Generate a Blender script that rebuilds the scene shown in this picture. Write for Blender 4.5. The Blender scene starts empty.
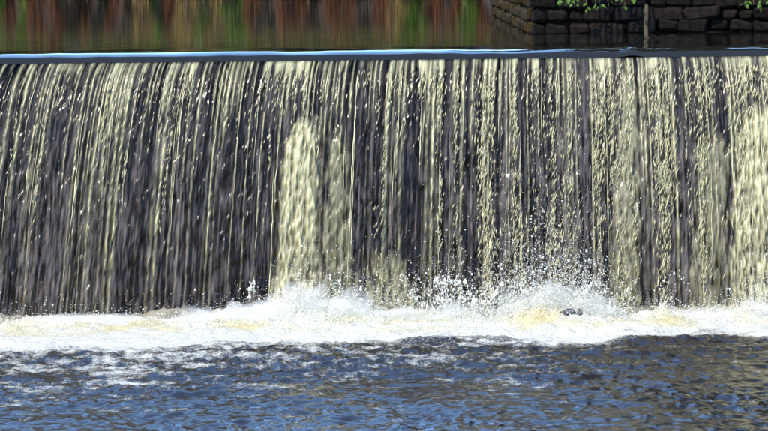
import bpy, bmesh, math, random
import numpy as np
from mathutils import Vector, Matrix

rnd = random.Random(11)
rng = np.random.default_rng(5)
R = math.radians
sc = bpy.context.scene
C = sc.collection

# ------------------------------------------------------------------ camera
EYE = 3.65                       # eye above the lower pool, metres
cam_d = bpy.data.cameras.new('camera')
cam = bpy.data.objects.new('camera', cam_d); C.objects.link(cam)
cam_d.lens = 137.8; cam_d.sensor_width = 36.0
cam_d.clip_start = 0.1; cam_d.clip_end = 3000
ROLL = R(-0.6)
cam.matrix_world = (Matrix.Translation((0, 0, EYE)) @ Matrix.Rotation(R(90 - 5.03), 4, 'X')
                    @ Matrix.Rotation(ROLL, 4, 'Z'))
sc.camera = cam
# ------------------------------------------------------------------ sky + sun
SUN_EL, SUN_AZ = R(44), R(-142)   # azimuth clockwise from +Y (behind the camera, to the left)
w = bpy.data.worlds.new('World'); sc.world = w; w.use_nodes = True
nt = w.node_tree
sky = nt.nodes.new('ShaderNodeTexSky'); sky.sky_type = 'NISHITA'
sky.sun_disc = False; sky.sun_elevation = SUN_EL; sky.sun_rotation = SUN_AZ
sky.air_density = 1.35; sky.dust_density = 0.0; sky.ozone_density = 8.0; sky.altitude = 200
bg = nt.nodes['Background']; bg.inputs['Strength'].default_value = 0.15
nt.links.new(sky.outputs[0], bg.inputs['Color'])
sd = bpy.data.lights.new('sun', 'SUN'); sd.energy = 2.0; sd.angle = R(0.53); sd.color = (1.0, 0.91, 0.73)
sun = bpy.data.objects.new('sun', sd); C.objects.link(sun)
sdir = Vector((math.sin(SUN_AZ) * math.cos(SUN_EL), math.cos(SUN_AZ) * math.cos(SUN_EL), math.sin(SUN_EL)))
sun.rotation_euler = (-sdir).to_track_quat('-Z', 'Y').to_euler()
sun.location = (-10, -10, 30)
vs = sc.view_settings
vs.view_transform = 'Standard'; vs.look = 'None'; vs.exposure = 2.05; vs.gamma = 1.0
vs.use_curve_mapping = False
sc.cycles.use_denoising = True
sc.cycles.max_bounces = 8; sc.cycles.transparent_max_bounces = 24
sc.cycles.glossy_bounces = 4; sc.cycles.diffuse_bounces = 3; sc.cycles.transmission_bounces = 4
sc.cycles.volume_bounces = 8; sc.cycles.max_bounces = 10
sc.cycles.caustics_reflective = False; sc.cycles.caustics_refractive = False

# ------------------------------------------------------------------ helpers
def tag(o, label=None, cat=None, group=None, kind=None):
    if label: o['label'] = label
    if cat: o['category'] = cat
    if group: o['group'] = group
    if kind: o['kind'] = kind
    return o

def empty(name, loc=(0, 0, 0)):
    o = bpy.data.objects.new(name, None); C.objects.link(o); o.location = loc
    return o

def link(name, me, mat=None, parent=None, smooth=True):
    o = bpy.data.objects.new(name, me); C.objects.link(o)
    if mat is not None and not me.materials: me.materials.append(mat)
    if parent is not None: o.parent = parent
    if smooth and len(me.polygons): me.polygons.foreach_set('use_smooth', np.ones(len(me.polygons), bool))
    return o

def mesh_np(name, V, F):
    """V (n,3), F (m,k) uniform polygons"""
    me = bpy.data.meshes.new(name)
    V = np.ascontiguousarray(V, np.float32); F = np.ascontiguousarray(F, np.int32)
    m, k = F.shape
    me.vertices.add(len(V)); me.vertices.foreach_set('co', V.ravel())
    me.loops.add(m * k); me.loops.foreach_set('vertex_index', F.ravel())
    me.polygons.add(m); me.polygons.foreach_set('loop_start', np.arange(0, m * k, k, dtype=np.int32))
    me.update(calc_edges=True)
    return me

def attr(me, name, a):
    at = me.attributes.new(name, 'FLOAT', 'POINT'); at.data.foreach_set('value', np.ascontiguousarray(a, np.float32).ravel())

def grid_faces(nr, nc, flip=False):
    i = np.arange(nr - 1)[:, None] * nc + np.arange(nc - 1)[None, :]
    q = np.stack([i, i + 1, i + nc + 1, i + nc], -1).reshape(-1, 4)
    return q[:, ::-1] if flip else q

def noise(x, y, seed=0):
    """gradient noise, about -1..1, vectorised"""
    x = np.asarray(x, np.float64); y = np.asarray(y, np.float64)
    x, y = np.broadcast_arrays(x, y)
    g = np.random.default_rng(seed)
    ang = g.random((256, 256)) * 2 * np.pi
    gx, gy = np.cos(ang), np.sin(ang)
    xi = np.floor(x).astype(int); yi = np.floor(y).astype(int)
    fx = x - xi; fy = y - yi
    u = fx * fx * fx * (fx * (fx * 6 - 15) + 10); v = fy * fy * fy * (fy * (fy * 6 - 15) + 10)
    def d(a, b):
        ia, ib = (xi + a) & 255, (yi + b) & 255
        return gx[ia, ib] * (fx - a) + gy[ia, ib] * (fy - b)
    a = d(0, 0) * (1 - u) + d(1, 0) * u
    b = d(0, 1) * (1 - u) + d(1, 1) * u
    return (a * (1 - v) + b * v) * 1.5

def sstep(a, b, x):
    t = np.clip((x - a) / (b - a), 0, 1); return t * t * (3 - 2 * t)

# ------------------------------------------------------------------ materials
def new_mat(name):
    m = bpy.data.materials.new(name); m.use_nodes = True
    t = m.node_tree
    return m, t, t.nodes['Principled BSDF'], t.nodes['Material Output']

def N(t, typ, **kw):
    n = t.nodes.new(typ)
    for k, v in kw.items():
        if hasattr(n, k): setattr(n, k, v)
        else: n.inputs[k].default_value = v
    return n

def mottled(name, c1, c2, scale=6, rough=0.8, bump=0.3, stretch=(1, 1, 1), bump_dist=0.02, spec=0.3, rand=0.0):
    m, t, p, out = new_mat(name)
    tc = N(t, 'ShaderNodeTexCoord'); mp = N(t, 'ShaderNodeMapping'); mp.inputs['Scale'].default_value = stretch
    t.links.new(tc.outputs['Object'], mp.inputs[0])
    nz = N(t, 'ShaderNodeTexNoise', Scale=scale, Detail=7.0, Roughness=0.65); t.links.new(mp.outputs[0], nz.inputs['Vector'])
    cr = N(t, 'ShaderNodeValToRGB')
    cr.color_ramp.elements[0].position = 0.32; cr.color_ramp.elements[1].position = 0.68
    cr.color_ramp.elements[0].color = (*c1, 1); cr.color_ramp.elements[1].color = (*c2, 1)
    t.links.new(nz.outputs['Fac'], cr.inputs[0])
    col = cr.outputs[0]
    if rand:
        oi = N(t, 'ShaderNodeObjectInfo'); hs = N(t, 'ShaderNodeHueSaturation')
        mr = N(t, 'ShaderNodeMapRange'); mr.inputs[3].default_value = 1 - rand; mr.inputs[4].default_value = 1 + rand
        t.links.new(oi.outputs['Random'], mr.inputs[0]); t.links.new(mr.outputs[0], hs.inputs['Value'])
        t.links.new(col, hs.inputs['Color']); col = hs.outputs[0]
    t.links.new(col, p.inputs['Base Color'])
    p.inputs['Roughness'].default_value = rough; p.inputs['Specular IOR Level'].default_value = spec
    bp = N(t, 'ShaderNodeBump', Strength=bump, Distance=bump_dist); t.links.new(nz.outputs['Fac'], bp.inputs['Height'])
    t.links.new(bp.outputs[0], p.inputs['Normal'])
    return m

def leaf_mat(name, c1, c2, trans=0.3):
    m, t, p, out = new_mat(name)
    ge = N(t, 'ShaderNodeNewGeometry')
    cr = N(t, 'ShaderNodeValToRGB'); cr.color_ramp.elements[0].color = (*c1, 1); cr.color_ramp.elements[1].color = (*c2, 1)
    t.links.new(ge.outputs['Random Per Island'], cr.inputs[0])
    t.links.new(cr.outputs[0], p.inputs['Base Color']); p.inputs['Roughness'].default_value = 0.55
    p.inputs['Specular IOR Level'].default_value = 0.25
    tr = N(t, 'ShaderNodeBsdfTranslucent'); t.links.new(cr.outputs[0], tr.inputs[0])
    mx = N(t, 'ShaderNodeMixShader'); mx.inputs[0].default_value = trans
    t.links.new(p.outputs[0], mx.inputs[1]); t.links.new(tr.outputs[0], mx.inputs[2]); t.links.new(mx.outputs[0], out.inputs[0])
    return m

M = {}
M['wet_stone'] = mottled('wet_stone', (0.003, 0.0022, 0.0022), (0.016, 0.011, 0.011), 7, 0.55, 0.8, spec=0.08, rand=0.15, stretch=(1, 1, 0.4))
M['wall_stone'] = mottled('wall_stone', (0.0015, 0.001, 0.0008), (0.010, 0.006, 0.004), 9, 0.8, 1.0, rand=0.4, bump_dist=0.05, spec=0.12)  # shade on the bank wall is put into this near-black stone colour
M['mortar'] = mottled('mortar', (0.0015, 0.001, 0.0008), (0.006, 0.004, 0.003), 12, 0.9, 0.5)
M['moss_stone'] = mottled('moss_stone', (0.006, 0.008, 0.0015), (0.035, 0.018, 0.005), 6, 0.85, 0.8, rand=0.3, spec=0.08)
M['earth'] = mottled('earth', (0.008, 0.005, 0.003), (0.035, 0.018, 0.009), 0.7, 0.9, 0.6, bump_dist=0.1)
M['bark'] = mottled('bark', (0.025, 0.018, 0.013), (0.09, 0.065, 0.045), 5, 0.9, 0.8, (1, 1, 0.2))
M['pale_wood'] = mottled('pale_wood', (0.03, 0.02, 0.01), (0.08, 0.06, 0.028), 14, 0.8, 0.4, (1, 1, 0.2))
M['rock'] = mottled('rock', (0.01, 0.009, 0.012), (0.05, 0.045, 0.055), 18, 0.22, 0.6, spec=0.6)
M['leaf_dark'] = leaf_mat('leaf_dark', (0.008, 0.014, 0.006), (0.028, 0.04, 0.014))
M['leaf_brown'] = leaf_mat('leaf_brown', (0.03, 0.018, 0.01), (0.09, 0.05, 0.026))
M['leaf_green'] = leaf_mat('leaf_green', (0.02, 0.06, 0.008), (0.09, 0.16, 0.02))
M['shrub_green'] = leaf_mat('shrub_green', (0.02, 0.05, 0.006), (0.13, 0.20, 0.02))
M['shrub_rust'] = leaf_mat('shrub_rust', (0.03, 0.009, 0.004), (0.20, 0.07, 0.024))
M['shrub_straw'] = leaf_mat('shrub_straw', (0.08, 0.05, 0.015), (0.34, 0.22, 0.07))
M['shrub_dark'] = leaf_mat('shrub_dark', (0.012, 0.012, 0.007), (0.04, 0.03, 0.016))
M['grass'] = leaf_mat('grass_blade', (0.04, 0.055, 0.01), (0.22, 0.17, 0.04))

# still upper water: dark peaty mirror
m, t, p, out = new_mat('river_water'); M['river'] = m
p.inputs['Base Color'].default_value = (0.010, 0.009, 0.006, 1); p.inputs['Roughness'].default_value = 0.014
p.inputs['IOR'].default_value = 1.333; p.inputs['Specular IOR Level'].default_value = 0.5
tc = N(t, 'ShaderNodeTexCoord'); mp = N(t, 'ShaderNodeMapping'); mp.inputs['Scale'].default_value = (0.9, 5.0, 1)
nz = N(t, 'ShaderNodeTexNoise', Scale=1.6, Detail=3.0); bp = N(t, 'ShaderNodeBump', Strength=0.018, Distance=0.05)
t.links.new(tc.outputs['Object'], mp.inputs[0]); t.links.new(mp.outputs[0], nz.inputs['Vector'])
t.links.new(nz.outputs['Fac'], bp.inputs['Height']); t.links.new(bp.outputs[0], p.inputs['Normal'])

# lower pool: rippled dark water with foam where the foam attribute says so
m, t, p, out = new_mat('pool_water'); M['pool'] = m
p.inputs['Base Color'].default_value = (0.012, 0.010, 0.009, 1); p.inputs['Roughness'].default_value = 0.03
p.inputs['IOR'].default_value = 1.48
at = N(t, 'ShaderNodeAttribute', attribute_name='foam'); aw = N(t, 'ShaderNodeAttribute', attribute_name='tint')
tc = N(t, 'ShaderNodeTexCoord'); mp = N(t, 'ShaderNodeMapping'); mp.inputs['Scale'].default_value = (0.6, 1.0, 1)
t.links.new(tc.outputs['Object'], mp.inputs[0])
nz = N(t, 'ShaderNodeTexNoise', Scale=16.0, Detail=4.0, Roughness=0.6); t.links.new(mp.outputs[0], nz.inputs['Vector'])
bp = N(t, 'ShaderNodeBump', Strength=0.3, Distance=0.02); t.links.new(nz.outputs['Fac'], bp.inputs['Height'])
t.links.new(bp.outputs[0], p.inputs['Normal'])
f = N(t, 'ShaderNodeBsdfPrincipled')
fc = N(t, 'ShaderNodeMix', data_type='RGBA'); fc.inputs[6].default_value = (0.58, 0.55, 0.46, 1); fc.inputs[7].default_value = (0.52, 0.43, 0.20, 1)
t.links.new(aw.outputs['Fac'], fc.inputs[0]); t.links.new(fc.outputs[2], f.inputs['Base Color'])
f.inputs['Roughness'].default_value = 0.55; f.inputs['Subsurface Weight'].default_value = 0.0
bp2 = N(t, 'ShaderNodeBump', Strength=0.9, Distance=0.05)
nz2 = N(t, 'ShaderNodeTexNoise', Scale=45.0, Detail=4.0, Roughness=0.7); t.links.new(tc.outputs['Object'], nz2.inputs['Vector'])
t.links.new(nz2.outputs['Fac'], bp2.inputs['Height']); t.links.new(bp2.outputs[0], f.inputs['Normal'])
# lacy edge: foam attribute plus fine noise
ad = N(t, 'ShaderNodeMath', operation='MULTIPLY_ADD'); ad.inputs[1].default_value = 0.9; ad.inputs[2].default_value = -0.45
t.links.new(nz2.outputs['Fac'], ad.inputs[0])
sm = N(t, 'ShaderNodeMath', operation='ADD'); t.links.new(at.outputs['Fac'], sm.inputs[0]); t.links.new(ad.outputs[0], sm.inputs[1])
mr = N(t, 'ShaderNodeMapRange', interpolation_type='SMOOTHSTEP'); mr.inputs[1].default_value = 0.32; mr.inputs[2].default_value = 0.78
t.links.new(sm.outputs[0], mr.inputs[0])
mx = N(t, 'ShaderNodeMixShader'); t.links.new(mr.outputs[0], mx.inputs[0])
t.links.new(p.outputs[0], mx.inputs[1]); t.links.new(f.outputs[0], mx.inputs[2]); t.links.new(mx.outputs[0], out.inputs[0])

# falling sheet: clear film where thin, whitened (aerated) where thick
def sheet_mat(name):
    m, t, p, out = new_mat(name)
    at = N(t, 'ShaderNodeAttribute', attribute_name='aeration')
    th = N(t, 'ShaderNodeAttribute', attribute_name='film')
    p.inputs['Base Color'].default_value = (0.51, 0.455, 0.25, 1); p.inputs['Roughness'].default_value = 0.24
    p.inputs['IOR'].default_value = 1.333; p.inputs['Specular IOR Level'].default_value = 0.8
    tl = N(t, 'ShaderNodeBsdfTranslucent'); tl.inputs[0].default_value = (0.51, 0.455, 0.30, 1)
    wm = N(t, 'ShaderNodeMixShader'); wm.inputs[0].default_value = 0.25
    t.links.new(p.outputs[0], wm.inputs[1]); t.links.new(tl.outputs[0], wm.inputs[2])
    tr = N(t, 'ShaderNodeBsdfTransparent'); tr.inputs[0].default_value = (0.80, 0.77, 0.73, 1)
    gl = N(t, 'ShaderNodeBsdfGlossy'); gl.inputs['Roughness'].default_value = 0.18
    fr = N(t, 'ShaderNodeFresnel'); fr.inputs['IOR'].default_value = 1.33
    fk = N(t, 'ShaderNodeMath', operation='MULTIPLY'); fk.inputs[1].default_value = 0.4; t.links.new(fr.outputs[0], fk.inputs[0])
    fm = N(t, 'ShaderNodeMixShader'); t.links.new(fk.outputs[0], fm.inputs[0]); t.links.new(tr.outputs[0], fm.inputs[1]); t.links.new(gl.outputs[0], fm.inputs[2])
    di = N(t, 'ShaderNodeBsdfDiffuse'); di.inputs[0].default_value = (0.20, 0.165, 0.15, 1)
    dm = N(t, 'ShaderNodeMixShader'); t.links.new(th.outputs['Fac'], dm.inputs[0]); t.links.new(fm.outputs[0], dm.inputs[1]); t.links.new(di.outputs[0], dm.inputs[2])
    mx = N(t, 'ShaderNodeMixShader'); t.links.new(at.outputs['Fac'], mx.inputs[0]); t.links.new(dm.outputs[0], mx.inputs[1]); t.links.new(wm.outputs[0], mx.inputs[2])
    t.links.new(mx.outputs[0], out.inputs[0])
    return m
M['sheet'] = sheet_mat('falling_sheet')

def white_water(name, col, rough, trans):
    m, t, p, out = new_mat(name)
    p.inputs['Base Color'].default_value = (*col, 1); p.inputs['Roughness'].default_value = rough
    p.inputs['IOR'].default_value = 1.333; p.inputs['Specular IOR Level'].default_value = 0.9
    tl = N(t, 'ShaderNodeBsdfTranslucent'); tl.inputs[0].default_value = (*col, 1)
    mx = N(t, 'ShaderNodeMixShader'); mx.inputs[0].default_value = trans
    t.links.new(p.outputs[0], mx.inputs[1]); t.links.new(tl.outputs[0], mx.inputs[2]); t.links.new(mx.outputs[0], out.inputs[0])
    return m
M['strand'] = white_water('strand_water', (0.56, 0.50, 0.28), 0.18, 0.2)
M['spray'] = white_water('spray_water', (0.92, 0.91, 0.84), 0.4, 0.5)

# ------------------------------------------------------------------ layout
ZU = 2.69            # upper water level
YL, ZL = 30.0, 2.60  # lip of the weir
PX = 98.0
def X_at(px): return (px - 384) / PX
HALF = 6.6
G = 9.81; VY, VZ = 1.05, 1.0
T_END = (-VZ + math.sqrt(VZ * VZ + 2 * G * ZL)) / G
def lateral(u, tn):   # sideways carry of the water: strong on the left, none on the right
    k = np.clip((X_at(600) - u) / (X_at(600) - X_at(0)), -0.15, 1.3)
    return -0.40 * k * tn
def fall_point(u, t):
    """u across the weir, t seconds after the lip"""
    tn = t / T_END
    return u + lateral(u, tn), YL - VY * t, ZL - VZ * t - 0.5 * G * t * t

# ------------------------------------------------------------------ ground
xs = np.concatenate([np.linspace(-400, -30, 12), np.linspace(-26, 26, 66), np.linspace(30, 400, 12)])
ys = np.concatenate([np.linspace(-120, -10, 8), np.linspace(-6, 30.27, 22), np.linspace(30.6, 110, 90), np.linspace(118, 900, 14)])
gx, gy = np.meshgrid(xs, ys)
lower = gy < 30.3
chan_lo = sstep(13.0, 9.5, np.abs(gx))
z_lo = 4.0 * (1 - chan_lo) - 1.1 * chan_lo
far = sstep(94.2, 95.6, gy + 0.5 * noise(gx * 0.2, gy * 0, 3))
right = sstep(2.6, 3.2, gx) * sstep(36.4, 36.9, gy)
side = sstep(20, 23, np.abs(gx))
bank = np.maximum(np.maximum(far, right), side)
z_hi = 1.7 + (ZU + 1.25 - 1.7) * bank + 0.45 * far + 0.5 * sstep(96, 105, gy) + 10 * sstep(103, 135, gy)  # last term: unseen rise, added to keep low sky out of the reflections
gz = np.where(lower, z_lo, z_hi) + 0.12 * noise(gx * 0.3, gy * 0.3, 4) * np.where(lower, 1 - chan_lo, bank)
me = mesh_np('ground', np.stack([gx, gy, gz], -1).reshape(-1, 3), grid_faces(len(ys), len(xs)))
tag(link('ground', me, M['earth']), 'brown earth bed and banks of the river around the weir', 'ground', kind='structure')

# ------------------------------------------------------------------ weir wall
weir = empty('weir', (0, 30.5, 0))
tag(weir, 'dark wet stone weir wall behind the falling water', 'weir')
def box_mesh(name, sx, sy, sz, bevel=0.02, jit=0.0, seed=0):
    r = random.Random(seed)
    bm = bmesh.new(); bmesh.ops.create_cube(bm, size=1.0)
    for v in bm.verts:
        v.co = Vector((v.co.x * sx + r.uniform(-jit, jit), v.co.y * sy + r.uniform(-jit, jit), v.co.z * sz + r.uniform(-jit, jit)))
    if bevel: bmesh.ops.bevel(bm, geom=bm.edges[:], offset=bevel, segments=1, affect='EDGES')
    me = bpy.data.meshes.new(name); bm.to_mesh(me); bm.free(); return me
o = link('wall_core', box_mesh('wall_core', HALF * 2, 0.9, 3.4, 0.0), M['wet_stone'], weir, False); o.location = (0, 0.12, 0.6)
blocks = [box_mesh('block%d' % k, [0.62, 0.78, 0.5, 0.7][k], 0.16, 0.346, 0.010, 0.003, k) for k in range(4)]
widths = [0.62, 0.78, 0.5, 0.7]
fx, fz = np.meshgrid(np.linspace(-HALF, HALF, 190), np.linspace(-0.9, 2.32, 50))
fy = -0.36 - 0.05 * noise(fx * 1.3, fz * 2.0, 15) - 0.04 * noise(fx * 4, fz * 5, 16) - 0.02 * noise(fx * 11, fz * 12, 17)
link('rough_face', mesh_np('rough_face', np.stack([fx, fy, fz], -1).reshape(-1, 3), grid_faces(50, 190)), M['wet_stone'], weir)
lipm = box_mesh('crest_slab', 1.18, 0.9, 0.2, 0.04, 0.004, 9)
for k in range(11):
    o = link('crest_slab', lipm, M['wet_stone'], weir, False); o.location = (-6.0 + k * 1.2, 0.05, 2.41)
# side walls that hold the weir
side_blocks = [b_.copy() for b_ in blocks]
for b_ in side_blocks: b_.materials.clear()
for sx in (-1, 1):
    ab = empty('abutment_wall', (sx * 7.4, 30.4, 0))
    tag(ab, 'grey stone side wall at the %s end of the weir' % ('open pool' if sx < 0 else 'tree shaded'), 'wall')
    for row in range(10):
        for c in range(4):
            o = link('stone_block', side_blocks[(row + c) % 4], M['wall_stone'], ab, False)
            o.rotation_euler = (0, 0, R(90)); o.location = (-sx * (0.72 + rnd.uniform(-.02, .02)), -1.6 + c * 0.85 + (row % 2) * 0.2, -0.5 + row * 0.4)
            o.scale = (1.1, 1, 1.15)
    o = link('wall_core', box_mesh('abutment_core', 1.4, 4.6, 4.8, 0.03), M['wall_stone'], ab, False); o.location = (0, 0, 1.2)

# ------------------------------------------------------------------ upper river
xs = np.concatenate([np.linspace(-22, -7, 12)[:-1], np.linspace(-6.6, 6.6, 240), np.linspace(7, 22, 12)[1:]])
yv = np.concatenate([np.linspace(96, 40, 30), np.linspace(39, 31.6, 40)[1:], np.linspace(31.5, 30.6, 8), np.linspace(30.57, 30.1, 30), np.linspace(30.09, YL, 24)])
gx, gy = np.meshgrid(xs, yv)
sa = np.clip(30.365 - gy, 0, 0.30); sb = np.clip(30.065 - gy, 0, 0.065)
dip = 0.22 * sa ** 2 / 0.60 + 0.7 * sb + 2.4 * sb ** 2
gz = ZU - dip
gz += (0.010 * noise(gx * 1.3, gy * 0.8, 21) + 0.006 * noise(gx * 4.0, gy * 1.5, 23) * sstep(30.6, 30.2, gy)) * sstep(31.6, 30.6, gy) * sstep(YL, YL + 0.08, gy)
# small standing wave over a sunken obstruction behind the crest
gz += 0.035 * np.exp(-((gx - 3.25) / 0.28) ** 2 - ((gy - 33.6) / 0.35) ** 2) * (1 + 0.8 * noise(gx * 9, gy * 4, 22))
gz += 0.02 * np.exp(-((gx - 2.55) / 0.10) ** 2) * sstep(31.2, 30.1, gy)
inner = np.abs(gx) <= 6.61
rows_lim = gy[:, 0]
F = grid_faces(len(yv), len(xs), True)
V = np.stack([gx, gy, gz], -1).reshape(-1, 3)
keep = ~((np.abs(V[F, 0]).max(1) > 6.62) & (V[F, 1].min(1) < 31.0))
me = mesh_np('river_water', V, F[keep])
attr(me, 'foam', np.zeros(len(V)))
tag(link('river_water', me, M['river']), 'still dark river water reflecting the banks above the weir', 'water', kind='structure')

# ------------------------------------------------------------------ falling sheet
nu, nr = 1500, 380
u = np.concatenate([np.linspace(-HALF, -4.6, 90)[:-1], np.linspace(-4.6, 4.6, nu - 178), np.linspace(4.6, HALF, 90)[1:]])
tt = T_END * np.linspace(0, 1.03, nr) ** 0.92
U, Tm = np.meshgrid(u, tt)
TN = Tm / T_END
X, Y, Z = fall_point(U, Tm)
S = ZL - Z                                  # drop below the lip, metres
rightness = sstep(-1.0, 3.0, U)
warp = 0.018 * noise(U * 3, S * 1.3, 31) + 0.007 * noise(U * 11, S * 4, 32)
UW = U + warp
A = 1 - np.abs(noise(UW * 5.2, S * 0.16, 33)) * 1.9
A2 = 1 - np.abs(noise(UW * 9.5 + 7, S * 0.3, 34)) * 1.7
B = noise(UW * 24, S * 0.7, 35)
B2 = noise(UW * 46, S * 1.6, 36)
zig = U + 0.012 * np.sin(S * 30 + 6 * noise(U * 4, S * 0.5, 37))
Cb = noise(zig * 19 + S * 4, S * 6, 38)
Cf = noise((U + 0.20 * S) * 44, S * 7.5, 39)          # short slanting dashes, like twisted rope
thick = 0.42 * A ** 3 + 0.30 * A2 ** 3 + 0.20 * B + 0.12 * B2
ramp = sstep(-0.02, 0.035 + 0.03 * (noise(U * 7, S * 0, 44) + noise(U * 23, S * 0, 45)), S)
brk = sstep(0.10, 1.2, S)
D = noise(UW * 9, S * 4.0, 40) * 0.6 + noise(UW * 20, S * 8, 41) * 0.4
lefty = 1 - rightness
body = thick + (0.10 + 0.26 * brk) * Cb * (0.5 + 0.6 * rightness) + 0.42 * Cf * sstep(0.03, 0.2, S) * (0.45 + 0.55 * rightness) + 0.26 * brk * D
bias = 0.50 - 0.07 * rightness + 0.16 * sstep(0.05, 0.7, S) * (1 - 0.5 * rightness) + 0.20 * sstep(0.8, 1.9, S) * lefty - 0.26 * (1 - sstep(0.0, 0.25, S))
zone = noise(U * 1.7, S * 0.12, 42)
zone2 = noise(U * 5.1 + 3, S * 0.10, 43)
bias = bias - 0.22 * zone - 0.30 * zone2
aer = sstep(0.0, 0.50, body - bias)
# ropes of water, each followed down the fall
ropes = np.zeros_like(U); g_ = np.random.default_rng(77)
uc = -HALF
while uc < HALF:
    uc += g_.uniform(0.02, 0.06) if g_.random() < 0.55 else g_.uniform(0.08, 0.21)
    wd = g_.choice([0.006, 0.008, 0.011, 0.017]); ln = g_.choice([0.6, 1.0, 1.6, 2.6]); st = g_.uniform(0.7, 1.15)
    c0, c1 = np.searchsorted(u, [uc - 0.09, uc + 0.09])
    if c1 <= c0: continue
    sl = np.s_[:, c0:c1]
    s_ = S[sl]; ph = g_.random() * 90
    cen = uc + 0.010 * noise(s_ * 1.1 + ph, s_ * 0, 101) + 0.004 * noise(s_ * 7 + ph, s_ * 0, 102)
    ww = wd * (0.8 + 0.5 * noise(s_ * 3 + ph, s_ * 0, 103)) * (1.1 - 0.25 * s_ / 2.6)
    d_ = np.abs(U[sl] - cen) / ww
    am = st * (0.66 + 0.45 * noise(s_ * 3 + ph, s_ * 0, 104) + 0.5 * noise(s_ * 13 + ph, U[sl] * 30, 107) * sstep(0.05, 0.4, s_) + 0.6 * Cf[sl] * sstep(0.1, 0.5, s_)) * (1 - sstep(ln * 0.5, ln, s_) * g_.uniform(0.55, 1.0))
    ropes[sl] = np.maximum(ropes[sl], np.clip(am, 0, 1.1) * np.exp(-d_ ** 2))
aer = np.maximum(aer * 0.9, ropes)
# white plumes where the water strikes a ledge: left and right edge as (drop below lip, position) pairs
PXX = 384 + 2940 * X / Y
ROW = 63 + S * PX
def plume(L, Rr, seed, rag=7):
    l = np.interp(ROW, [q[0] for q in L], [q[1] for q in L]); r = np.interp(ROW, [q[0] for q in Rr], [q[1] for q in Rr])
    e = rag * (noise(X * 16, S * 3.5, seed) + 0.6 * noise(X * 34, S * 8, seed + 1))
    top = L[0][0]
    return sstep(-3, 5, PXX - l + e) * sstep(-3, 5, r - PXX + e) * sstep(top - 4, top + 14, ROW + 9 * noise(X * 20, S * 2, seed + 2))
P1 = plume([(116, 303), (130, 292), (160, 283), (250, 278), (310, 266)], [(116, 317), (250, 318), (310, 322)], 51, 4)
P2 = plume([(130, 331), (310, 318)], [(130, 343), (200, 349), (310, 356)], 54) * 0.45
P3 = plume([(110, 752), (150, 741), (220, 735), (310, 728)], [(110, 775), (310, 800)], 57)
P4 = plume([(64, 622), (150, 618), (310, 610)], [(64, 634), (150, 640), (310, 640)], 61) * 0.5
P5 = plume([(250, 372), (310, 362)], [(250, 400), (310, 425)], 64, 12) * 0.5
P6 = plume([(140, 700), (310, 690)], [(140, 728), (310, 730)], 67, 8) * 0.4
P = np.clip(np.maximum.reduce([P1, P2, P3, P4, P5, P6]), 0, 1)
torn = 0.5 * noise(UW * 22, S * 1.6, 70) + 0.6 * noise(UW * 42, S * 10, 71) + 0.45 * noise(U * 14, S * 6, 78)
P = P * np.clip(0.80 + 0.75 * torn - 0.25 * sstep(0.8, 2.0, S), 0.08, 1)
aer = np.maximum(aer, P * (0.9 + 0.3 * Cf))
aer = np.clip(aer * ramp, 0, 1)
veil = noise(UW * 13, S * 0.22, 105) + 0.6 * noise(UW * 30, S * 0.5, 106)
fine = noise(UW * 38, S * 1.6, 108) + 0.8 * noise(UW * 58, S * 5.5, 109) + 0.5 * D
film = np.clip(0.05 + 0.13 * veil + 0.30 * fine * (0.4 + 0.6 * brk) + 0.10 * zone + 0.08 * rightness, 0.0, 0.55) * ramp
depth = (0.014 * np.clip(thick, -0.5, 1) + 0.024 * ropes + 0.010 * Cb * (0.4 + brk) + (0.004 + 0.003 * rightness) * Cf + 0.010 * D * brk + 0.006 * B) * ramp
depth = depth * (1 - 0.6 * P) + 0.045 * P * ramp + P * (0.008 * noise(U * 26, S * 4, 76) + 0.005 * noise(U * 50, S * 12, 77))
# the sheet is thrown forward by its relief
V = np.stack([X, Y - depth, Z + 0.2 * depth], -1).reshape(-1, 3)
me = mesh_np('falling_water', V, grid_faces(nr, len(u), True))
attr(me, 'aeration', aer); attr(me, 'film', film)
fall = link('falling_water', me, M['sheet'])
tag(fall, 'wide curtain of falling water pouring over the weir', 'waterfall', kind='structure')

# ------------------------------------------------------------------ single strands of the fall
def strand_mesh(u0, t0, t1, r0, seed):
    g = np.random.default_rng(seed)
    n = int(30 + 90 * (t1 - t0) / T_END); k = 6
    t = np.linspace(t0, t1, n)
    x, y, z = fall_point(np.full(n, u0), t)
    s = ZL - z
    ph = g.random() * 50
    x = x + 0.016 * noise(np.full(n, u0 * 3 + ph), s * 1.3, 31) + 0.006 * noise(s * 6 + ph, s * 0, 71)
    rr = r0 * (0.75 + 0.45 * noise(s * 7 + ph, s * 0, 72) + 0.35 * noise(s * 19 + ph, s * 0, 73))
    rr = np.clip(rr * (0.55 + 0.9 * noise(s * 2.2 + ph, s * 0, 75)) * 1.3, 0.05 * r0, None) * sstep(0, 0.12, (t - t0) / (t1 - t0)) ** 0.5 * sstep(1.0, 0.75, (t - t0) / (t1 - t0)) ** 0.7
    x = x + rr * 0.5 * np.sin(s * 28 + ph)
    a = np.arange(k) / k * 2 * np.pi
    V = np.stack([x[:, None] + rr[:, None] * np.cos(a), (y - 0.030 - 0.012 * noise(s * 4 + ph, s * 0, 74))[:, None] + 0.8 * rr[:, None] * np.sin(a),
                  np.repeat(z[:, None], k, 1)], -1).reshape(-1, 3)
    i = np.arange(n - 1)[:, None] * k + np.arange(k)[None]
    j = np.arange(n - 1)[:, None] * k + (np.arange(k)[None] + 1) % k
    F = np.stack([i, i + k, j + k, j], -1).reshape(-1, 4)
    return mesh_np('water_strand', V, F)
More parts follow.
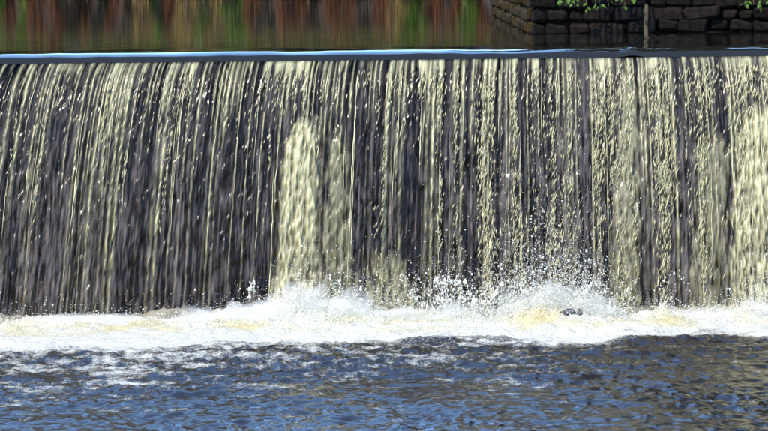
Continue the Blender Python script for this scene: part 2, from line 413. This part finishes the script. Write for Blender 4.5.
for k in range(80):
    u0 = -4.9 + 9.8 * (k + rnd.uniform(-1.2, 2.0)) / 80
    left = u0 < -0.5
    t0 = T_END * (rnd.uniform(0.06, 0.14) if rnd.random() < 0.72 else rnd.uniform(0.2, 0.6))
    t1 = min(T_END, t0 + T_END * (rnd.uniform(0.25, 0.55) if rnd.random() < (0.75 if left else 0.5) else rnd.uniform(0.5, 1.0)))
    r0 = rnd.choice([0.0025, 0.0032, 0.004, 0.0055])
    link('water_strand', strand_mesh(u0, t0, t1, r0, k), M['strand'], fall)

# ------------------------------------------------------------------ lower pool
y_in = np.concatenate([np.linspace(31.0, 29.9, 8), np.linspace(29.85, 27.6, 100), np.linspace(27.57, 22.2, 165)])
y_out = np.linspace(21.8, -40, 60)
yv = np.concatenate([y_in, y_out])
xs = np.concatenate([np.linspace(-14, -4.7, 60)[:-1], np.linspace(-4.7, 4.7, 800), np.linspace(4.7, 14, 60)[1:]])
gx, gy = np.meshgrid(xs, yv)
YB = YL - VY * T_END                                  # where the water lands
dB = YB - gy                                          # distance downstream from the landing line
near = np.exp(-np.clip(dB, 0, None) / 0.55)
rough = (0.44 + 0.56 * np.exp(-(np.clip(dB, 0, None) / 5.0) ** 2)) * (1.0 + 0.55 * noise(gx * 0.45 + 5, gy * 0.55, 97))
def wave(fx, fy, seed): return noise(gx * fx + 0.3 * gy, gy * fy, seed)
def chop(fx, fy, seed): return 0.5 - 1.3 * np.abs(wave(fx, fy, seed))
h = 0.04 * wave(0.5, 0.8, 81) * rough + 0.035 * wave(1.1, 2.4, 82) * rough + 0.045 * chop(2.3, 4.4, 83) * rough \
    + 0.027 * chop(4.8, 8.5, 84) * rough + 0.015 * wave(10, 18, 85) * rough
wob = noise(gx * 0.8, gx * 0, 86)
surge = np.clip(1.0 + 0.5 * wob, 0.3, 2)
hump = np.exp(-((dB + 0.05) / 0.45) ** 2)
lumps = 0.05 * noise(gx * 3, gy * 3, 87) + 0.045 * noise(gx * 7, gy * 6, 88) + 0.025 * noise(gx * 16, gy * 12, 89)
foamhi = np.exp(-((gx - X_at(300)) / 0.5) ** 2) + 1.9 * np.exp(-((gx - X_at(548)) / 0.45) ** 2) + 0.7 * np.exp(-((gx - X_at(660)) / 0.12) ** 2) + 0.7 * np.exp(-((gx - X_at(750)) / 0.3) ** 2)
h = h * (1 - 0.5 * hump) + hump * (0.03 * surge + 0.09 * foamhi + lumps * (0.45 + 0.3 * foamhi)) + 0.5 * lumps * near
h *= np.clip((gy + 40) / 20, 0.2, 1)
# foam cover
pxx = gx * PX + 384
reach = 0.95 + 0.35 * wob + 0.75 * sstep(330, 60, pxx) + 0.25 * foamhi - 0.25 * sstep(560, 640, pxx)
foam = sstep(reach + 1.7, reach - 0.35, dB) * 1.2
streak = noise(gx * 1.5 + 2, gy * 3.2, 91) * 0.6 + noise(gx * 5, gy * 9, 92) * 0.5
drift = sstep(10.0, 0.5, dB) * (0.46 + 0.16 * sstep(350, 100, pxx) - 0.30 * sstep(480, 620, pxx))
foam = np.maximum(foam * (0.86 + 0.35 * streak), drift + 0.42 * streak + 0.20 * noise(gx * 12, gy * 18, 95) - 0.05)
foam = np.where(dB < reach * 0.5, 1.3, foam)
foam = np.where(gy < 22, 0, foam)
tint = np.clip(0.30 + 1.0 * noise(gx * 1.6, gy * 2.2, 93) + 0.3 * noise(gx * 5, gy * 5, 94), 0, 1) * sstep(0.9, 0.1, np.abs(dB - 0.35))
POOL_H, yv_pool, xs_pool = h, yv, xs
V = np.stack([gx, gy, h], -1).reshape(-1, 3)
me = mesh_np('pool_water', V, grid_faces(len(yv), len(xs), True))
attr(me, 'foam', foam); attr(me, 'tint', tint)
tag(link('pool_water', me, M['pool']), 'choppy blue and brown pool with white foam below the weir', 'water', kind='structure')

# ------------------------------------------------------------------ spray
OCT_V = np.array([(1, 0, 0), (-1, 0, 0), (0, 1, 0), (0, -1, 0), (0, 0, 1), (0, 0, -1)], float)
OCT_F = np.array([(0, 2, 4), (2, 1, 4), (1, 3, 4), (3, 0, 4), (2, 0, 5), (1, 2, 5), (3, 1, 5), (0, 3, 5)])
TET_V = np.array([(1, 1, 1), (1, -1, -1), (-1, 1, -1), (-1, -1, 1)], float) * 0.75
TET_F = np.array([(0, 1, 2), (0, 3, 1), (0, 2, 3), (1, 3, 2)])
def drops(name, Pn, size, stretch, base='tet', seed=0):
    g = np.random.default_rng(seed)
    BV, BF = (TET_V, TET_F) if base == 'tet' else (OCT_V, OCT_F)
    n = len(Pn); b = len(BV)
    a = g.random(n) * 6.28; ca, sa = np.cos(a), np.sin(a)
    vx = BV[:, 0][None] * ca[:, None] - BV[:, 1][None] * sa[:, None]
    vy = BV[:, 0][None] * sa[:, None] + BV[:, 1][None] * ca[:, None]
    vz = np.repeat(BV[:, 2][None], n, 0) * stretch[:, None]
    V = np.stack([vx, vy, vz], -1) * size[:, None, None] + Pn[:, None, :]
    F = (BF[None] + (np.arange(n) * b)[:, None, None]).reshape(-1, 3)
    return mesh_np(name, V.reshape(-1, 3), F)
# splash rising from the landing line; amount and height follow the photograph's burst shapes
cent = [(300, 26, 0.30, 9000), (255, 30, 0.14, 5000), (345, 24, 0.26, 6000), (395, 35, 0.30, 5000), (215, 24, 0.12, 2500), (445, 32, 0.36, 5000), (500, 24, 0.42, 6000),
        (540, 30, 0.50, 16000), (580, 26, 0.40, 10000), (660, 10, 0.13, 2500), (752, 18, 0.30, 6000), (705, 25, 0.12, 2000)]
pts = []; 
for px, sg, hh, n in cent:
    x = X_at(px) + rng.normal(0, sg / PX, n)
    fallx = np.exp(-((x - X_at(px)) / (1.3 * sg / PX)) ** 2)
    z = rng.exponential(hh * 0.55, n) * (0.3 + 0.7 * fallx)
    y = YB - 0.02 - np.abs(rng.normal(0, 0.18, n)) - 0.15 * z
    pts.append(np.stack([x, y, z], -1))
n = 26000
x = rng.uniform(-4.9, 4.9, n)
pts.append(np.stack([x, YB + 0.02 - np.abs(rng.normal(0, 0.25, n)), rng.exponential(0.05, n)], -1))
pts = np.concatenate(pts)
size = 0.0024 * np.exp(rng.normal(0, 0.55, len(pts)))
me = drops('spray', pts, size, np.exp(rng.normal(0.1, 0.3, len(pts))), seed=3)
tag(link('spray', me, M['spray'], None, False), 'white spray bursting up along the foot of the falls', 'spray', kind='stuff')
# loose drops and short wavering threads inside the curtain
n = 60000
u0 = rng.uniform(-4.9, 4.9, n); t0 = T_END * rng.random(n) ** 0.6
x, y, z = fall_point(u0, t0)
ss = ZL - z
uw = u0 + 0.018 * noise(u0 * 3, ss * 1.3, 31) + 0.007 * noise(u0 * 11, ss * 4, 32)
cl = 0.42 * (1 - np.abs(noise(uw * 5.2, ss * 0.16, 33)) * 1.9) ** 3 + 0.30 * (1 - np.abs(noise(uw * 9.5 + 7, ss * 0.3, 34)) * 1.7) ** 3 \
    + 0.22 * noise(u0 * 5.1 + 3, ss * 0.10, 43) + 0.2 * noise(u0 * 1.7, ss * 0.12, 42) + 0.25 * sstep(-1, 3, u0) - 0.3 * sstep(0.8, 2.0, ss) * sstep(1, -2, u0)
kp = (cl + 0.12 * rng.normal(size=n) > 0.54) & (z > 0.05) & (z < 2.52)
pts = np.stack([x, y - 0.022 - 0.03 * rng.random(n), z], -1)[kp]
sz_ = 0.0026 * np.exp(rng.normal(0, 0.4, len(pts))); st_ = 5.0 + 11.0 * rng.random(len(pts))
me = drops('falling_drops', pts, sz_, st_, 'oct', 4)
co = np.empty(len(me.vertices) * 3, np.float32); me.vertices.foreach_get('co', co); co = co.reshape(-1, 6, 3)
co[:, :, 0] += (co[:, :, 2] - pts[:, None, 2]) * (0.18 + 0.16 * rng.normal(size=len(pts)))[:, None]
me.vertices.foreach_set('co', co.ravel()); me.update()
link('falling_drops', me, M['strand'], fall)['kind'] = 'stuff'
# arcs of water thrown off the burst
for k in range(110):
    px = rnd.choice([rnd.gauss(535, 45), rnd.gauss(455, 25), rnd.gauss(310, 40)])
    x0 = X_at(px); vx = rnd.uniform(-0.9, 0.9); vz = rnd.uniform(1.3, 3.1); vy = rnd.uniform(-0.7, -0.1)
    tf = 2 * vz / G; a0 = rnd.uniform(0.1, 0.35); t = np.linspace(tf * a0, tf * rnd.uniform(a0 + 0.25, 0.9), 60)
    tr = np.sort(rng.choice(t, 34)) + rng.normal(0, 0.004, 34); jit = rng.normal(0, 0.004, (34, 3)) + rng.normal(0, 0.03, (34, 3)) * ((tr - t[0]) / (t[-1] - t[0]))[:, None]
    q = np.stack([x0 + vx * tr, YB - 0.1 + vy * tr, vz * tr - 0.5 * G * tr * tr], -1) + jit
    me = drops('splash_arc', q, 0.0036 * np.exp(rng.normal(0, 0.6, len(q))), 1 + 1.2 * rng.random(len(q)), 'oct', 100 + k)
    link('splash_arc', me, M['spray'], bpy.data.objects['spray'], False)['kind'] = 'stuff'

# soft mist hanging in the bursts
m, t, p, out = new_mat('mist'); t.nodes.remove(p)
pv = N(t, 'ShaderNodeVolumePrincipled'); pv.inputs['Color'].default_value = (0.99, 0.985, 0.95, 1); pv.inputs['Density'].default_value = 4.0
pv.inputs['Anisotropy'].default_value = 0.0
t.links.new(pv.outputs[0], out.inputs['Volume']); M['mist'] = m
from mathutils import noise as mn
mist_root = empty('mist', (0, YB - 0.15, 0)); tag(mist_root, 'soft white mist over the foam at the foot of the falls', 'mist', kind='stuff')
for k, (px, rx, hz) in enumerate([(300, 0.40, 0.36), (350, 0.33, 0.28), (405, 0.40, 0.14), (455, 0.30, 0.18), (548, 0.30, 0.38), (515, 0.22, 0.24), (590, 0.22, 0.26), (215, 0.45, 0.16), (90, 0.9, 0.09), (690, 0.6, 0.08), (752, 0.2, 0.20), (250, 0.3, 0.22)]):
    bm = bmesh.new(); bmesh.ops.create_icosphere(bm, subdivisions=4, radius=1)
    for v in bm.verts:
        d = 1 + 0.55 * mn.noise(v.co * 1.6 + Vector((k * 7.0, 0, 0))) + 0.3 * mn.noise(v.co * 4 + Vector((k * 3.0, 5, 0)))
        v.co = Vector((v.co.x * rx, v.co.y * 0.16, v.co.z * hz)) * d
    me = bpy.data.meshes.new('mist_puff'); bm.to_mesh(me); bm.free()
    o = link('mist_puff', me, m, mist_root); o.location = (X_at(px), 0, 0.02); o['kind'] = 'stuff'

# ------------------------------------------------------------------ rocks in the foam
def rock(px, y, z, size, seed, label, sc3):
    bm = bmesh.new(); bmesh.ops.create_icosphere(bm, subdivisions=2, radius=1)
    g = random.Random(seed); off = Vector((g.uniform(0, 50),) * 3)
    for v in bm.verts:
        d = 1 + 0.7 * mn.noise(v.co * 1.5 + off) + 0.4 * mn.noise(v.co * 3.3 + off)
        v.co = Vector((v.co.x * sc3[0], v.co.y * sc3[1], v.co.z * sc3[2])) * d * size
    me = bpy.data.meshes.new('rock'); bm.to_mesh(me); bm.free()
    o = link('rock', me, M['rock'], None, False)
    x_ = (px - 384) / 2940 * y
    o.location = (x_, y, float(POOL_H[np.argmin(np.abs(yv_pool - y)), np.argmin(np.abs(xs_pool - x_))]) + z)
    tag(o, label, 'rock', 'rocks in the foam')
rock(569, 29.02, 0.02, 0.07, 1, 'dark wet wedge shaped rock poking out of the foam', (1.0, 0.8, 0.5))
rock(580, 29.02, 0.04, 0.03, 2, 'small round dark rock beside the wedge shaped rock in foam', (1, 1, 1.0))

# ------------------------------------------------------------------ stone wall beyond the crest, right
bankwall = empty('stone_wall', (1.84, 36.0, 2.0))
tag(bankwall, 'low brown stone bank wall rising from the upper river under trees', 'wall')
o = link('wall_core', box_mesh('bank_core', 16, 0.5, 1.9, 0.0), M['mortar'], bankwall, False); o.location = (8.06, 0.36, 0.95)
o = link('wall_core', box_mesh('bank_core_b', 0.5, 12.5, 1.86, 0.0), M['mortar'], bankwall, False); o.location = (0.36, 6.9, 0.93)
def stone_mesh(sx, sz, seed): return box_mesh('stone%d' % seed, sx, 0.22, sz, 0.03, 0.03, seed)
kinds = [(sx, sz, [stone_mesh(sx, sz, 20 + 7 * a + b) for b in range(2)]) for a, (sx, sz) in enumerate([(0.26, 0.15), (0.34, 0.15), (0.18, 0.15), (0.43, 0.15)])]
moss_kinds = [(sx, sz, [q.copy() for q in ms]) for sx, sz, ms in kinds]
for row in range(12):
    x = -0.02
    while x < 9.5:
        sx, sz, ms = rnd.choice(kinds)
        o = link('stone', rnd.choice(ms), M['wall_stone'], bankwall, False)
        o.location = (x + sx / 2, 0.06 + rnd.uniform(-0.05, 0.05), 0.12 + row * 0.158 + 0.02 * math.sin(x * 2.1 + row)); o.rotation_euler = (R(rnd.uniform(-4, 4)), R(rnd.uniform(-5, 5)), R(rnd.uniform(-4, 4)))
        x += sx * rnd.uniform(0.97, 1.04) + 0.012
    y = 0.25
    while y < 12.3:
        sx, sz, ms = rnd.choice(moss_kinds)
        o = link('stone', rnd.choice(ms), M['moss_stone'], bankwall, False)
        o.location = (0.06 + rnd.uniform(-0.02, 0.02), y + sx / 2, 0.12 + row * 0.158); o.rotation_euler = (0, 0, R(90))
        y += sx + 0.018
# pale stake at the foot of the wall
def tube(path, rads, k=7):
    V = []; n = len(path)
    for i, (p_, r_) in enumerate(zip(path, rads)):
        d = (Vector(path[min(i + 1, n - 1)]) - Vector(path[max(i - 1, 0)])).normalized()
        a = d.orthogonal().normalized(); b = d.cross(a)
        for j in range(k):
            th = 2 * math.pi * j / k
            V.append(Vector(p_) + (a * math.cos(th) + b * math.sin(th)) * r_)
    F = [(i * k + j, i * k + (j + 1) % k, (i + 1) * k + (j + 1) % k, (i + 1) * k + j) for i in range(n - 1) for j in range(k)]
    return np.array([tuple(v) for v in V]), np.array(F)
sx_ = (647 - 384) / 2940 * 35.7
V, F = tube([(0, 0, -0.9), (0.005, 0, -0.2), (-0.004, 0, 0.12), (0.006, 0.01, 0.33), (0.0, 0.0, 0.36)], [0.03, 0.03, 0.028, 0.026, 0.012])
o = link('wooden_stake', mesh_np('wooden_stake', V, F), M['pale_wood']); o.location = (sx_, 35.6, ZU)
tag(o, 'pale wooden stake standing in the water against the stone wall', 'stake')

# ------------------------------------------------------------------ overhanging green leaves
def leaf_blade():
    V = [(0, 0, 0), (-0.32, 0.35, 0.05), (0, 0.4, -0.03), (0.32, 0.35, 0.05), (-0.22, 0.72, 0.0), (0, 0.75, -0.06), (0.22, 0.72, 0.0), (0, 1.05, -0.12)]
    F = [(0, 2, 1), (0, 3, 2), (1, 2, 5), (1, 5, 4), (2, 3, 6), (2, 6, 5), (4, 5, 7), (5, 6, 7)]
    me = bpy.data.meshes.new('leaf'); me.from_pydata(V, [], F); return me
leafme = leaf_blade()
def hanging_branch(pxa, pxb, ytip, yd, n, seed, label):
    g = random.Random(seed)
    s = 2940 / yd
    root = empty('overhanging_branch', ((pxa + pxb) / 2 / s - 384 / s, yd, 3.75))
    tag(root, label, 'branch', 'leafy branches over the stone wall')
    for b in range(5):
        x0 = ((pxa - (pxa + pxb) / 2) + (pxb - pxa) * (b + 0.5) / 5) / s
        tip = -(3.75 - (EYE - (ytip * g.uniform(0.45, 1.0) + 40) / s))
        path = [(x0 * 0.35, 0.15, 0.25), (x0 * 0.7, 0.05, tip * 0.35), (x0, 0.0, tip * 0.75), (x0 * 1.05 + 0.03, -0.03, tip)]
        V, F = tube(path, [0.016, 0.011, 0.007, 0.003], 5)
        link('twig', mesh_np('twig', V, F), M['bark'], root)
        for k in range(n):
            f_ = g.random() ** 0.7
            q = f_ * 3; i = min(2, int(q)); f2 = q - i
            pos = Vector(path[i]).lerp(Vector(path[i + 1]), f2)
            o = link('leaf', leafme, M['leaf_green'], root, False)
            o.location = pos; o.scale = (g.uniform(0.05, 0.10),) * 3
            o.rotation_euler = (R(g.uniform(-75, -10)), R(g.uniform(-30, 30)), R(g.uniform(90, 270)))
hanging_branch(556, 600, 17, 35.3, 12, 1, 'bright green leafy sprig hanging beside the mossy wall end')
hanging_branch(596, 636, 13, 35.4, 9, 2, 'thin green leafy twigs hanging above the pale wooden stake')
hanging_branch(742, 778, 21, 35.2, 14, 3, 'dense green leafy branch hanging low over the wall beyond the stake')

# ------------------------------------------------------------------ trees and shrubs
def leaf_cloud(name, centres, radii, n, size, mat, parent, seed, upright=0.0, flat=1.0):
    g = np.random.default_rng(seed)
    idx = g.integers(0, len(centres), n)
    d = g.normal(size=(n, 3)); d /= np.linalg.norm(d, axis=1)[:, None]
    rr = g.random(n) ** 0.45
    P_ = np.array(centres)[idx] + d * rr[:, None] * np.array(radii)[idx][:, None] * np.array([1, 1, flat])
    a = g.normal(size=(n, 3)); a[:, 2] += upright * 2; a /= np.linalg.norm(a, axis=1)[:, None]
    b = np.cross(a, g.normal(size=(n, 3))); b /= np.linalg.norm(b, axis=1)[:, None]
    sz = size * (0.6 + 0.8 * g.random(n))
    L = (a * sz[:, None]) * (1 + upright); W = b * sz[:, None] * (0.45 - 0.25 * upright)
    V = np.stack([P_ - L, P_ + W, P_ + L, P_ - W], 1).reshape(-1, 3)
    F = np.arange(n * 4).reshape(-1, 4)
    return link(name, mesh_np(name, V, F), mat, parent, False)
def tree(x, y, z, hgt, rad, seed, mat, label, nleaf=5200, size=0.3, base=0.3, group='trees behind the upper river'):
    g = random.Random(seed)
    root = empty('tree', (x, y, z)); tag(root, label, 'tree', group)
    tr = hgt * 0.024
    path = [(0, 0, -0.3)]
    for i in range(1, 7): path.append((g.uniform(-.12, .12) * i * 0.4, g.uniform(-.12, .12) * i * 0.4, hgt * 0.85 * i / 6))
    V, F = tube(path, [tr * 1.4] + [tr * (1 - 0.14 * i) for i in range(1, 7)], 9)
    link('trunk', mesh_np('trunk', V, F), M['bark'], root)
    cs, rs = [], []
    for k in range(16):
        th = g.uniform(0, 6.28); f_ = base + (1 - base) * (k + 0.5) / 16
        prof = math.sin(math.pi * (0.12 + 0.82 * (f_ - base) / (1 - base))) ** 0.7
        rr = rad * prof * g.uniform(0.35, 0.85)
        c = Vector((math.cos(th) * rr, math.sin(th) * rr, hgt * f_))
        cs.append(tuple(c)); rs.append(rad * g.uniform(0.28, 0.48))
        if k % 2 == 0:
            i = min(5, int(f_ * 6)); p0 = Vector(path[i])
            V, F = tube([tuple(p0), tuple(p0.lerp(c, 0.5) + Vector((0, 0, 0.2))), tuple(c)], [tr * 0.45, tr * 0.25, tr * 0.08], 5)
            link('limb', mesh_np('limb', V, F), M['bark'], root)
    leaf_cloud('crown', cs, rs, nleaf, size, mat, root, seed, flat=0.8)
dark_l = 'dark leafed tree standing behind the low stone wall'
for k, (x, y, h_, r_) in enumerate([(9.2, 38.4, 13, 5.0), (12.6, 38.2, 14, 5.0), (16.0, 40, 15, 5.0), (6.6, 47.5, 10, 3.2), (10.0, 46.5, 16, 4.6), (14.2, 46, 17, 4.5), (4.4, 50.0, 8.5, 2.8)]):
    tree(x, y, 3.9, h_, r_, 200 + k, M['leaf_brown'] if k % 3 == 1 else M['leaf_dark'],
         'brown leafed tree standing behind the low stone wall' if k % 3 == 1 else dark_l, 6500, 0.26, 0.14, 'trees behind the stone wall')
for k in range(14):
    x = -22 + k * 3.0 + rnd.uniform(-0.6, 0.6)
    tree(x, 100 + (k % 2) * 2.5 + rnd.uniform(-1, 1), 4.2, rnd.uniform(6.5, 9.0), rnd.uniform(2.7, 3.3), 300 + k, M['leaf_dark'],
         'dark evergreen tree on the far bank of the upper river', 3000, 0.36, 0.03, 'trees on the far bank')
def shrub(x, y, z, hgt, wid, seed, kind):
    lab = {'green': 'green leafy shrub on the far river bank', 'rust': 'rust brown bracken clump on the far river bank',
           'straw': 'pale straw reed clump on the far river bank', 'dark': 'blackish bare shrub on the far river bank'}[kind]
    root = empty('reed_clump' if kind == 'straw' else 'shrub', (x, y, z)); tag(root, lab, 'reeds' if kind == 'straw' else 'shrub', 'shrubs and reeds along the far bank')
    g = random.Random(seed); Vs, Fs, o_ = [], [], 0
    for k in range(7):
        tx = g.uniform(-wid, wid) * 0.8
        V, F = tube([(tx * 0.3, 0, -0.2), (tx * 0.7, g.uniform(-.1, .1), hgt * 0.5), (tx, g.uniform(-.2, .2), hgt * g.uniform(0.8, 1.05))], [0.03, 0.02, 0.008], 4)
        Vs.append(V); Fs.append(F + o_); o_ += len(V)
    link('stems', mesh_np('stems', np.concatenate(Vs), np.concatenate(Fs)), M['bark' if kind != 'straw' else 'pale_wood'], root)
    cs = [(g.uniform(-wid, wid) * 0.6, g.uniform(-.2, .2), hgt * g.uniform(0.15, 0.85)) for _ in range(9)]
    leaf_cloud('foliage', cs, [wid * 0.6] * 9, 900, 0.075, M['shrub_' + kind], root, seed, upright=0.8 if kind in ('straw', 'rust') else 0.2)
S95 = 2940 / 95.0
seq = [(0, 'green'), (18, 'rust'), (33, 'green'), (48, 'rust'), (62, 'rust'), (77, 'dark'), (92, 'rust'), (108, 'dark'), (122, 'rust'), (136, 'dark'), (148, 'straw'),
       (160, 'green'), (172, 'rust'), (184, 'straw'), (196, 'straw'), (208, 'green'), (220, 'straw'), (232, 'green'), (244, 'green'), (258, 'rust'), (272, 'dark'),
       (288, 'rust'), (303, 'rust'), (318, 'dark'), (334, 'rust'), (350, 'rust'), (366, 'dark'), (382, 'rust'), (396, 'straw'), (408, 'green'), (422, 'green'),
       (438, 'rust'), (452, 'rust'), (466, 'green'), (480, 'rust'), (494, 'rust'), (508, 'green'), (522, 'rust'), (540, 'green')]
for k, (px, kind) in enumerate(seq):
    shrub((px - 384) / S95 + rnd.uniform(-.1, .1), 93.6 + rnd.uniform(-0.3, 0.3), ZU, rnd.uniform(1.45, 2.0), rnd.uniform(0.26, 0.38), 400 + k, kind)
for k, px in enumerate(range(-260, 0, 40)):
    shrub((px - 384) / S95, 93.7, ZU, rnd.uniform(1.0, 1.5), 0.7, 500 + k, ['green', 'rust', 'dark'][k % 3])
# grass along the top of the far bank
n = 16000
gx = rng.uniform(-20, 8, n); gy = rng.uniform(95.0, 97.5, n)
hh = rng.uniform(0.15, 0.5, n); wd = 0.018
zb = np.full(n, ZU + 1.6); lx = rng.normal(0, 0.1, n)
V = np.stack([np.stack([gx - wd, gy, zb], -1), np.stack([gx + wd, gy, zb], -1), np.stack([gx + lx, gy - 0.1, zb + hh], -1)], 1).reshape(-1, 3)
tag(link('grass', mesh_np('grass', V, np.arange(n * 3).reshape(-1, 3)), M['grass'], None, False), 'yellow green grass along the top of the far bank', 'grass', kind='stuff')
